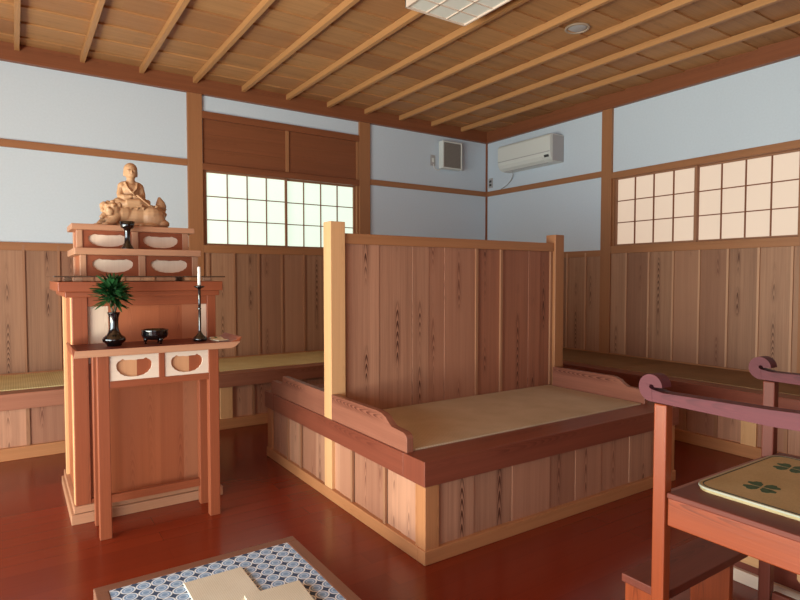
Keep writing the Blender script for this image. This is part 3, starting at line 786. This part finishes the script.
# footstool in front
fs_ = thing('footstool', 'low dark red plank footstool at the front foot of the chair', 'footstool', (-3.13, -4.47, 0))
box(-3.395, -2.865, -4.562, -4.408, .222, .250, axis=0).build('top', M['chairdark'], fs_, .003)
for a in (-3.385, -2.985): box(a, a+.028, -4.556, -4.415, 0, .222, axis=2).build('side_panel', M['chair'], fs_, .003)
# woven seat mat with clover pattern
mt = thing('seat_mat', 'woven rush seat mat with green clovers and pale piping lying on the chair', 'mat', (-3.1, -4.9, .605))
def rrect(x0, x1, y0, y1, r, n=8):
    p = []
    for cx, cy, a in ((x1-r, y1-r, 0), (x0+r, y1-r, PI/2), (x0+r, y0+r, PI), (x1-r, y0+r, 1.5*PI)):
        for i in range(n+1): t = a+PI/2*i/n; p.append((cx+r*math.cos(t), cy+r*math.sin(t)))
    return p
mx0, mx1, my0, my1 = -3.385, -2.862, -5.13, -4.640
MB().prism(rrect(mx0, mx1, my0, my1, .05), 'xy', .6052, .619, axis=1).build('mat_body', M['mat_rush'], mt, .003)
def ring(x0, x1, y0, y1, r, rad, z):
    p = rrect(x0, x1, y0, y1, r); p = [(a, b, z) for a, b in p]; p.append(p[0]); return p
MB().tube(ring(mx0-.001, mx1+.001, my0-.001, my1+.001, .051, 0, .6165), .0034, 8, caps=False).build('piping', M['binding'], mt)
MB().tube(ring(mx0+.008, mx1-.008, my0+.008, my1-.008, .044, 0, .6185), .0022, 6, caps=False).build('inner_piping', M['bindgreen'], mt)
for (a, b) in ((-3.245, -4.768), (-2.985, -4.738), (-3.235, -5.0), (-2.99, -5.0)):
    cl = MB()
    for k in range(4):
        t = PI/4+k*PI/2+.1; dx, dy = math.cos(t), math.sin(t); nx, ny = -dy, dx
        pp = []
        for u_, w_ in ((.004, 0), (.022, .017), (.040, .021), (.049, .013), (.045, .002), (.049, -.010), (.041, -.020), (.022, -.016)):
            pp.append((a+dx*u_+nx*w_, b+dy*u_+ny*w_))
        cl.prism(pp, 'xy', .6188, .6196)
    cl.build('clover', M['clover'], mt)
# low panelled box half hidden under the chair
bx = thing('low_box', 'low tan-panelled wooden box with a pale base strip, seen under the chair seat', 'box', (-2.5, -4.55, 0))
box(-2.645, -2.33, -4.80, -4.26, 0, .052).build('base_strip', M['whitepanel'], bx, .003)
box(-2.630, -2.345, -4.79, -4.27, .052, .30, axis=1).build('carcass', M['chairdark'], bx, .003)
for a in (-4.48, -4.74):
    q = .03; p = [(a-.015, .085), (a+.095, .085), (a+.11, .10), (a+.11, .26), (a+.08, .285), (a, .285), (a-.03, .26), (a-.03, .10)]
    MB().prism(p, 'yz', -2.638, -2.629, axis=1).build('panel', M['palepost'], bx, .002)

# ------------------------------------------------------------------ prayer platform with cloth
pr = thing('prayer_platform', 'low wooden framed prayer platform with blue and white patterned cloth top, in the foreground', 'platform', (-4.47, -3.8, 0))
qx0, qx1, qy0, qy1, qz = -4.852, -4.092, -4.36, -3.288, .13
mb = MB()
mb.box(qx0, qx1, qy1-.045, qy1, 0, qz, axis=0); mb.box(qx0, qx1, qy0, qy0+.045, 0, qz, axis=0)
mb.box(qx0, qx0+.045, qy0+.045, qy1-.045, 0, qz, axis=1); mb.box(qx1-.045, qx1, qy0+.045, qy1-.045, 0, qz, axis=1)
mb.build('frame', M['traywood'], pr, .004)
box(qx0+.045, qx1-.045, qy0+.045, qy1-.045, .02, qz-.002).build('patterned_cloth', M['shippo'], pr)
for cx, cy, w_, h_, a, z, lab in ((-4.4725, -3.645, .213, .41, 0.0, qz-.0015, 'larger beige cloth lying left on the blue patterned platform'),
                            (-4.338, -3.815, .20, .31, -.06, qz+.0065, 'smaller beige cloth lying right on the blue patterned platform, overlapping the other')):
    m = Matrix.Rotation(a, 3, 'Z'); mb = MB(); mb.box(cx-w_/2, cx+w_/2, cy-h_/2, cy+h_/2, z, z+.0075, rot=(Vector((cx, cy, z)), m))
    tag(mb.build('folded_cloth', M['cloth'], None, .002), lab, 'cloth', 'beige cloths on the prayer platform')

# ------------------------------------------------------------------ air conditioner, fan, outlets
ac = thing('air_conditioner', 'white wall-mounted air conditioner high on the right wall near the corner', 'air conditioner', (0, -.84, 2.65))
a0, a1 = -1.245, -.437
prof = [(-.005, 2.505), (-.005, 2.80), (-.195, 2.80), (-.212, 2.79), (-.220, 2.765), (-.222, 2.60), (-.214, 2.56), (-.19, 2.53), (-.15, 2.505)]
MB().prism([(p[0], p[1]) for p in prof], 'xz', a0, a1, axis=1).build('housing', M['white_plastic'], ac, .005)
pf = [(-.2225, 2.615), (-.2225, 2.775), (-.226, 2.77), (-.227, 2.62)]
MB().prism(pf, 'xz', a0+.004, a1-.004).build('front_panel', M['white_plastic'], ac, .002)
fl = [(-.216, 2.567), (-.19, 2.535), (-.15, 2.509), (-.152, 2.503), (-.196, 2.529), (-.222, 2.565)]
MB().prism(fl, 'xz', a0+.12, a1-.03).build('louvre', M['white_plastic'], ac, .001)
fl = [(-.223, 2.575), (-.214, 2.552), (-.2165, 2.549), (-.2245, 2.575)]
sl = MB(); sl.prism([(-.2225, 2.604), (-.2225, 2.612), (-.2235, 2.612), (-.2235, 2.604)], 'xz', a0+.004, a1-.004); sl.prism([(-.150, 2.503), (-.13, 2.503), (-.13, 2.506), (-.150, 2.508)], 'xz', a0+.1, a1-.03); sl.build('air_slot', M['grey_plastic'], ac)
MB().prism(fl, 'xz', a0+.02, a0+.085).build('display_window', M['darkgrey'], ac)
box(-.18, -.004, a0-.004, a0, 2.51, 2.79).build('side_cap', M['grey_plastic'], ac, .002)
box(-.030, -.002, -.055, -.042, 2.40, 2.41)
MB().tube([(-.10, -.56, 2.508), (-.06, -.53, 2.47), (-.02, -.46, 2.42), (-.012, -.38, 2.37), (-.012, -.28, 2.335)], .005, 8).build('power_cord', M['grey_plastic'], ac)
ou = thing('wall_outlet', 'grey wall socket plate on the right wall in the corner below the air conditioner', 'socket', (0, -.08, 2.44))
box(-.010, 0, -.117, -.045, 2.375, 2.495).build('plate', M['grey_plastic'], ou, .002)
for z in (2.41, 2.455): box(-.014, -.009, -.100, -.062, z-.014, z+.014).build('socket', M['darkgrey'], ou, .001)
fn = thing('ventilation_fan', 'square white-framed ventilation fan with grey mesh, high on the back wall', 'fan', (-.63, 0, 2.7))
fx, fX, fz, fZ, fd = -.790, -.490, 2.545, 2.870, .10
box(fx+.02, fX-.02, -.06, 0, fz+.02, fZ-.02).build('duct_box', M['grey_plastic'], fn, .003)
mb = MB(); mb.box(fx, fx+.022, -fd, -.02, fz, fZ); mb.box(fX-.016, fX, -fd, -.02, fz, fZ); mb.box(fx+.022, fX-.016, -fd, -.02, fz, fz+.016); mb.box(fx+.022, fX-.016, -fd, -.02, fZ-.016, fZ)
mb.build('frame', M['white_plastic'], fn, .004)
box(fx+.02, fX-.014, -fd+.008, -.055, fz+.014, fZ-.014).build('grille', M['grille'], fn)
MB().tube([(fx+.05, -.02, fz+.01), (fx-.01, -.02, fz-.02), (fx-.06, -.012, fz+.0), (fx-.075, -.01, fz+.05)], .005, 8).build('cord', M['cord'], fn)
sw = thing('wall_switch', 'small grey switch plate left of the ventilation fan', 'switch', (-.868, 0, 2.64))
box(-.905, -.835, -.010, 0, 2.575, 2.700).build('plate', M['grey_plastic'], sw, .002)
box(-.885, -.855, -.015, -.009, 2.615, 2.665).build('rocker', M['white_plastic'], sw, .002)

# ------------------------------------------------------------------ ceiling lamp and round vent
lp = thing('ceiling_lamp', 'square white ceiling lamp with a lattice face at the top of the picture', 'lamp', (-2.72, -2.76, 3.07))
lx0, lx1, ly0, ly1 = -2.965, -2.475, -3.07, -2.49
mb = MB(); mb.box(lx0, lx0+.012, ly0, ly1, 2.945, 3.02); mb.box(lx1-.012, lx1, ly0, ly1, 2.945, 3.02); mb.box(lx0, lx1, ly0, ly0+.012, 2.945, 3.02); mb.box(lx0, lx1, ly1-.012, ly1, 2.945, 3.02)
mb.build('lamp_frame', M['whitepanel'], lp, .002)
box(lx0+.01, lx1-.01, ly0+.01, ly1-.01, 2.956, 3.02).build('diffuser', M['lampface'], lp)
mb = MB()
for i in range(1, 3):
    x = lx0+(lx1-lx0)*i/3; mb.box(x-.004, x+.004, ly0, ly1, 2.950, 2.957)
for i in range(1, 4):
    y = ly0+(ly1-ly0)*i/4; mb.box(lx0, lx1, y-.004, y+.004, 2.950, 2.957)
mb.build('lattice', M['whitepanel'], lp)
box(-2.80, -2.65, -2.85, -2.70, 3.02, 3.07).build('mount', M['white_plastic'], lp)
dv = thing('ceiling_vent', 'small round pale-rimmed disc set in the ceiling boards between two battens', 'vent', (-1.59, -2.70, 3.075))
MB().lathe([(.090, .0), (.092, -.006), (.086, -.012), (.074, -.012), (.070, -.006), (.07, .0)], (-1.57, -2.70, 3.078), 36).build('rim', M['rim'], dv)
MB().lathe([(.071, .0), (.071, -.005), (.05, -.009), (.0, -.010)], (-1.57, -2.70, 3.078), 36).build('cover', M['grey_plastic'], dv)

# ------------------------------------------------------------------ garden doorway on the left, doorway behind
d = sname('door_1')
mb = MB(); mb.box(XL-.06, XL+.03, dy0-.06, dy0, 0, dz+.06); mb.box(XL-.06, XL+.03, dy1, dy1+.06, 0, dz+.06); mb.box(XL-.06, XL+.03, dy0, dy1, dz, dz+.06)
mb.build('door_frame', M['post'], d, .003)
d = sname('door_2')
mb = MB(); mb.box(fx0-.06, fx0, YF-.06, YF+.03, 0, 2.16); mb.box(fx1, fx1+.06, YF-.06, YF+.03, 0, 2.16); mb.box(fx0, fx1, YF-.06, YF+.03, 2.1, 2.16)
mb.build('door_frame', M['post'], d, .003)

# ------------------------------------------------------------------ light
def area(name, loc, rot, sx, sy, power, col):
    L = bpy.data.lights.new(name, 'AREA'); L.shape = 'RECTANGLE'; L.size = sx; L.size_y = sy; L.energy = power; L.color = col
    o = bpy.data.objects.new(name, L); COL.objects.link(o); o.location = loc; o.rotation_euler = rot; return o
# daylight through the garden doorway (light outside the opening, facing +x)
area('garden_daylight', (XL-.25, (dy0+dy1)/2, .95), (0, -PI/2-.12, 0), 1.7, 4.7, 262, (.86, .97, 1.0))
# sunlit ground outside bounces up through the same opening
area('garden_bounce', (XL-.30, -3.2, .25), (0, -PI/2-.75, 0), 1.2, 3.6, 190, (1.0, .96, .64))
# doorway behind the camera
area('doorway_daylight', ((fx0+fx1)/2, YF-.25, 1.1), (PI/2, 0, 0), 2.1, 2.0, 22, (.9, .95, 1.0))
W = bpy.data.worlds.new('world'); S.world = W; W.use_nodes = True
W.node_tree.nodes['Background'].inputs[0].default_value = (.75, .87, 1, 1); W.node_tree.nodes['Background'].inputs[1].default_value = .2

# ------------------------------------------------------------------ camera
cam = bpy.data.cameras.new('camera'); co = bpy.data.objects.new('camera', cam); COL.objects.link(co)
co.location = (-5.0636, -5.5689, 1.2358); co.rotation_euler = (PI/2-.0386, 0, -.5898)
cam.sensor_width = 36; cam.lens = 576.75/800*36; cam.clip_start = .05
S.camera = co
S.view_settings.view_transform = 'Standard'; S.view_settings.look = 'None'; S.view_settings.gamma = 1
S.view_settings.use_curve_mapping = False; S.view_settings.exposure = 0.15
S.cycles.max_bounces = 10; S.cycles.diffuse_bounces = 5; S.cycles.use_denoising = True
